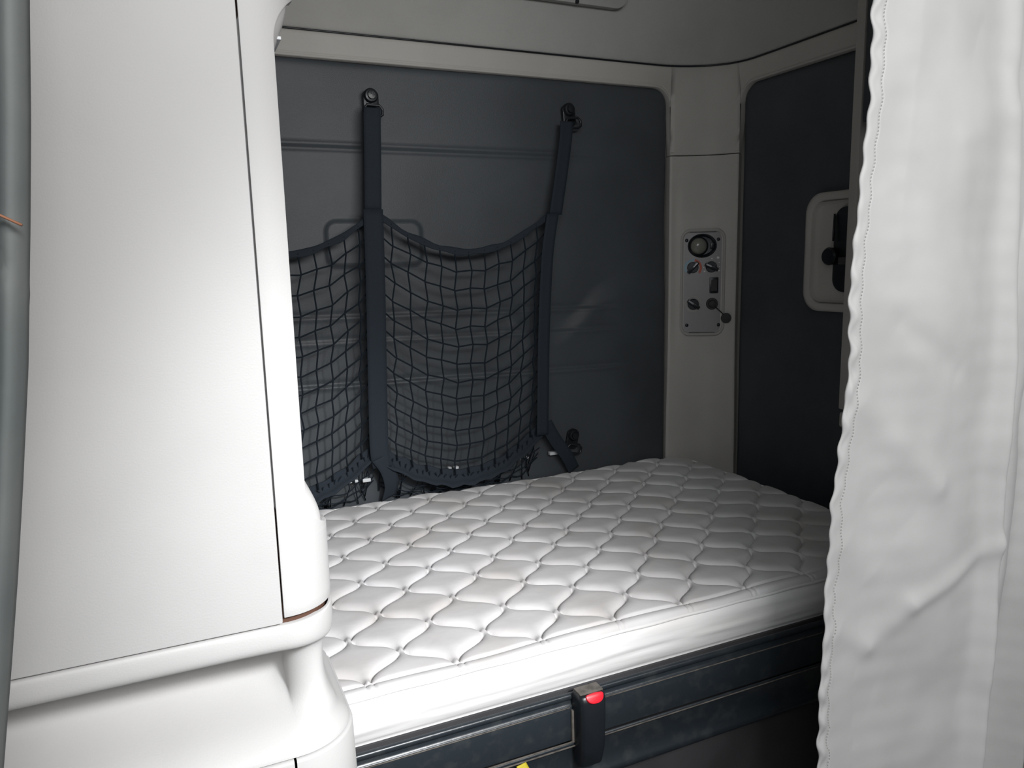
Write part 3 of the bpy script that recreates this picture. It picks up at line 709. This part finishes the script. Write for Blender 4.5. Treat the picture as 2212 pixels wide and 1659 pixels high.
strap('strap', [yz(1180, 915, 2.2), yz(1200, 950, 2.205), yz(1225, 985, 2.21), yz(1240, 1015, 2.235)], 0.045, wd=(0.8, 0, 0.5))
strap('strap', [Vector((0.0, 2.225, 2.0)), Vector((0.0, 2.2, 1.7)), Vector((-0.02, 2.19, 1.3)), Vector((-0.02, 2.19, 0.95))], 0.05)
# small pale boxes standing in for glints along the foot of the net
for (px, py, wd_, hg) in ((742, 1042, 7, 4), (756, 1041, 7, 5), (770, 1039, 8, 5), (792, 1037, 16, 7), (882, 1023, 20, 5), (972, 1011, 7, 4), (986, 1010, 9, 5), (1092, 995, 6, 5), (1106, 992, 8, 5), (1122, 990, 7, 4), (1138, 988, 7, 4), (1196, 979, 20, 7)):
    c = yz(px, py, 2.235); sc_ = 2.5 / 1620
    box('pale_glint', (c.x - wd_ * sc_ / 2, c.y - 0.004, c.z - hg * sc_ / 2), (c.x + wd_ * sc_ / 2, c.y + 0.012, c.z + hg * sc_ / 2), 'pale_plastic', net, 0.0012)
# anchors bolted to the wall
def anchor(px, py, label, tilt_=0.0):
    p = yz(px, py, 2.262)
    a = thing('net_anchor', label, 'bracket', tuple(p), 'strap brackets bolted to the back wall')
    fm = frame_m(p, (math.cos(tilt_), 0, math.sin(tilt_)), (-math.sin(tilt_), 0, math.cos(tilt_)), (0, -1, 0))
    lathe('bolt_head', [(0.021, 0.0), (0.021, 0.012), (0.017, 0.018), (0.012, 0.019), (0.011, 0.026), (0, 0.027)], 'black_plastic', a, fm, seg=24)
    prism('bracket', rrect(-0.022, -0.052, 0.024, 0.016, 0.014), -0.004, 0.008, 'black_plastic', a, fm, bev=0.003)
    V, Fc = [], []
    lp = [(-0.026, -0.052), (-0.026, -0.040), (-0.018, -0.030), (0.018, -0.030), (0.027, -0.040), (0.027, -0.056), (0.018, -0.062), (-0.018, -0.062), (-0.026, -0.052)]
    tube_pts(V, Fc, [fm @ Vector((x, y, 0.030)) for x, y in lp], 0.0042, 8)
    link('strap_loop', V, Fc, 'black_plastic', a)
    lathe('rivet', [(0.004, 0.030), (0.004, 0.036), (0, 0.037)], 'steel', a, fm @ Matrix.Translation((-0.024, -0.055, 0)), seg=10)
    return a
anchor(799, 208, 'round-headed bolt and bracket holding the left strap of the net', 0.0)
anchor(1226, 238, 'black bolt and bracket holding the right strap of the net, near the top', 0.1)
anchor(1236, 938, 'black bolt and bracket at the foot of the net just above the mattress', -0.2)

# ================================================================== CURTAINS
def curtain_edge(z_tab, z):
    zz = [a for a, b in z_tab][::-1]; xx = [b for a, b in z_tab][::-1]; return float(np.interp(z, zz, xx))
YC = 0.95
edge_px = [(1886, 0), (1884, 90), (1878, 180), (1873, 250), (1864, 330), (1857, 420), (1850, 500), (1840, 600), (1835, 700), (1838, 760), (1828, 850), (1818, 940), (1812, 1020), (1802, 1090), (1797, 1200), (1786, 1290), (1780, 1400), (1772, 1500), (1770, 1590), (1768, 1659)]
tab = [(on_y(px, py, YC).z, on_y(px, py, YC).x) for px, py in edge_px]
NU, NV = 200, 420
zc = np.linspace(2.64, 0.18, NV); P = np.zeros((NU, NV, 3))
creases = []    # (x0,z0,x1,z1,width,height): soft folds in the cloth
def cr(a, b, wdt, hgt):
    wdt *= 1.5; hgt *= 0.55
    A, B = on_y(*a, YC), on_y(*b, YC); creases.append((A.x, A.z, B.x, B.z, wdt, hgt))
cr((1862, 872), (2010, 1045), 0.020, 0.012); cr((2010, 1045), (2100, 1150), 0.022, 0.006)
cr((2145, 1165), (1955, 1300), 0.014, 0.016); cr((1955, 1300), (1880, 1400), 0.018, 0.011)
cr((1880, 1400), (1815, 1370), 0.016, 0.009)
cr((2110, 80), (2212, 180), 0.028, -0.014); cr((2190, 240), (2060, 300), 0.02, 0.006)
cr((1935, 700), (2050, 800), 0.016, -0.010); cr((1880, 230), (1960, 100), 0.03, 0.006)
cr((1960, 760), (2080, 600), 0.06, 0.010); cr((1900, 1060), (1950, 1130), 0.03, -0.010)
cr((1905, 420), (1930, 560), 0.018, 0.006); cr((1830, 1180), (1890, 1240), 0.025, 0.009)
cr((1900, 1480), (2060, 1500), 0.05, -0.014); cr((2040, 1560), (1960, 1659), 0.03, 0.008)
ridge_px = [(2205, 0), (2200, 200), (2192, 400), (2180, 600), (2172, 800), (2150, 1000), (2140, 1150), (2125, 1300), (2105, 1450), (2080, 1659)]
rtab = [(on_y(px, py, YC).z, on_y(px, py, YC).x) for px, py in ridge_px]
for j, z in enumerate(zc):
    x0 = curtain_edge(tab, z) + 0.0022 * math.sin(z * 120) + 0.0012 * math.sin(z * 67 + 1)
    xr = curtain_edge(rtab, z)
    dep = 0.25 + 0.75 * float(sm(1.9, 1.1, z)) if False else 0.25 + 0.75 * (1 - float(sm(1.15, 1.75, z)))
    for i in range(NU):
        u = i / (NU - 1); x = x0 + (1.80 - x0) * (u ** 1.15)
        y = YC
        dr = x - xr
        y -= 0.034 * math.exp(-(dr / 0.028) ** 2) * (0.4 + dep * 0.6)          # ridge towards the cab
        y += 0.075 * dep * float(sm(0.0, 0.13, dr))              # deep fold behind it
        if dr > 0.09: y -= 0.030 * math.sin((dr - 0.09) * 30) 
        y += 0.016 * math.sin((x - x0) * 11 + z * 1.3 + 0.4) * min((x - x0) / 0.1, 1)
        y += 0.010 * noise.noise(Vector((x * 5, z * 3.2, 2.0))) + 0.003 * noise.noise(Vector((x * 15, z * 9, 4.0)))
        for (ax, az, bx, bz, wd_, hg) in creases:
            dx, dz = bx - ax, bz - az; L2 = dx * dx + dz * dz
            t = ((x - ax) * dx + (z - az) * dz) / L2; tc_ = min(max(t, 0), 1)
            d = math.hypot(x - ax - dx * tc_, z - az - dz * tc_)
            if d < wd_ * 3: y -= hg * math.exp(-(d / wd_) ** 2) * (1 if 0 <= t <= 1 else math.exp(-3 * abs(t - tc_)))
        # puckered hem
        e = x - x0
        if e < 0.045:
            pk = math.sin(z * 105 + 1.5 * math.sin(z * 7)); amp = 0.55 + 0.45 * math.sin(z * 9 + 2)
            y += 0.0042 * amp * pk * math.exp(-((e - 0.010) / 0.008) ** 2)
            y += 0.0022 * math.exp(-((e - 0.0255) / 0.0016) ** 2)
            y += 0.0045 * math.exp(-e / 0.003)
        P[i, j] = (x, y, z)
cur = thing('privacy_curtain', 'pale grey privacy curtain with a puckered stitched hem, right of the mattress', 'curtain', (1.4, 0.95, 0.18))
grid_mesh('cloth', P, 'curtain_cloth', cur, thick=0.0016, offset=1)
# hem stitching
V, Fc = [], []
ih = int(np.argmin(np.abs(P[:, 200, 0] - P[0, 200, 0] - 0.0255)))
for k in range(0, NV - 1, 1):
    z = zc[k]; 
    if z < 0.5 or z > 2.1: continue
    i_ = int(np.argmin(np.abs(P[:, k, 0] - P[0, k, 0] - 0.0255)))
    a = Vector(P[i_, k]) + Vector((0, -0.0024, 0)); b = Vector(P[i_, k].tolist()) + Vector((0, -0.0024, -0.0032))
    tube_pts(V, Fc, [a, b], 0.0005, 4)
o = link('hem_stitching', V, Fc, 'bezel_grey', cur); o['kind'] = 'stuff'
trk = box('curtain_track', (1.0, 0.925, 2.645), (1.86, 0.975, 2.70), 'interior_plastic', None, 0.004)
setp(trk, label='beige ceiling track carrying the pale privacy curtain, above the frame', category='curtain track')

YG = 0.62
lp = [(62, -200), (60, 0), (62, 250), (61, 500), (58, 800), (47, 1050), (36, 1250), (22, 1450), (6, 1659), (-10, 1850)]
ltab = [(on_y(px, py, YG).z, on_y(px, py, YG).x) for px, py in lp]
zc2 = np.linspace(2.2, 0.55, 200); P = np.zeros((70, 200, 3))
for j, z in enumerate(zc2):
    x1 = curtain_edge(ltab, z)
    for i in range(70):
        u = i / 69; x = x1 - 0.30 * u ** 1.2
        d = x1 - x
        y = YG - 0.012 * math.exp(-((d - 0.012) / 0.009) ** 2) + 0.014 * math.sin(d * 85 + 0.6 * math.sin(z * 3)) * (1 - math.exp(-d / 0.02)) + 0.01 * math.exp(-d / 0.002)
        y += 0.004 * noise.noise(Vector((x * 12, z * 4, 9)))
        y += 0.004 * math.exp(-((z - (1.56 - 2.0 * (x + 0.11))) / 0.004) ** 2)
        P[i, j] = (x, y, z)
cg = thing('grey_curtain', 'dark grey gathered curtain hanging at the far left edge', 'curtain', (-0.25, YG, 0.55))
grid_mesh('cloth', P, 'grey_curtain_cloth', cg, thick=0.0016, offset=-1)
tb = [Vector((curtain_edge(ltab, 1.575) - d, YG - 0.017, 1.578 - 0.0 + 0.55 * (d - 0.022))) for d in np.linspace(0.002, 0.05, 8)]
tube('rust_thread', tb, 0.0010, 'rust', cg, seg=5, r2=0.003)
trk2 = box('curtain_track', (-0.55, YG - 0.02, 2.2), (0.0, YG + 0.02, 2.24), 'interior_plastic', None, 0.004)
setp(trk2, label='beige rail carrying the dark grey curtain, above the frame', category='curtain track')

# ------------------------------------------------------------------ keep parts where they were modelled under their moved empties
bpy.context.view_layer.update()
for o in list(bpy.data.objects):
    if o.parent and o.parent.type == 'EMPTY' and o.parent.parent is None:
        o.location = o.location - o.parent.location
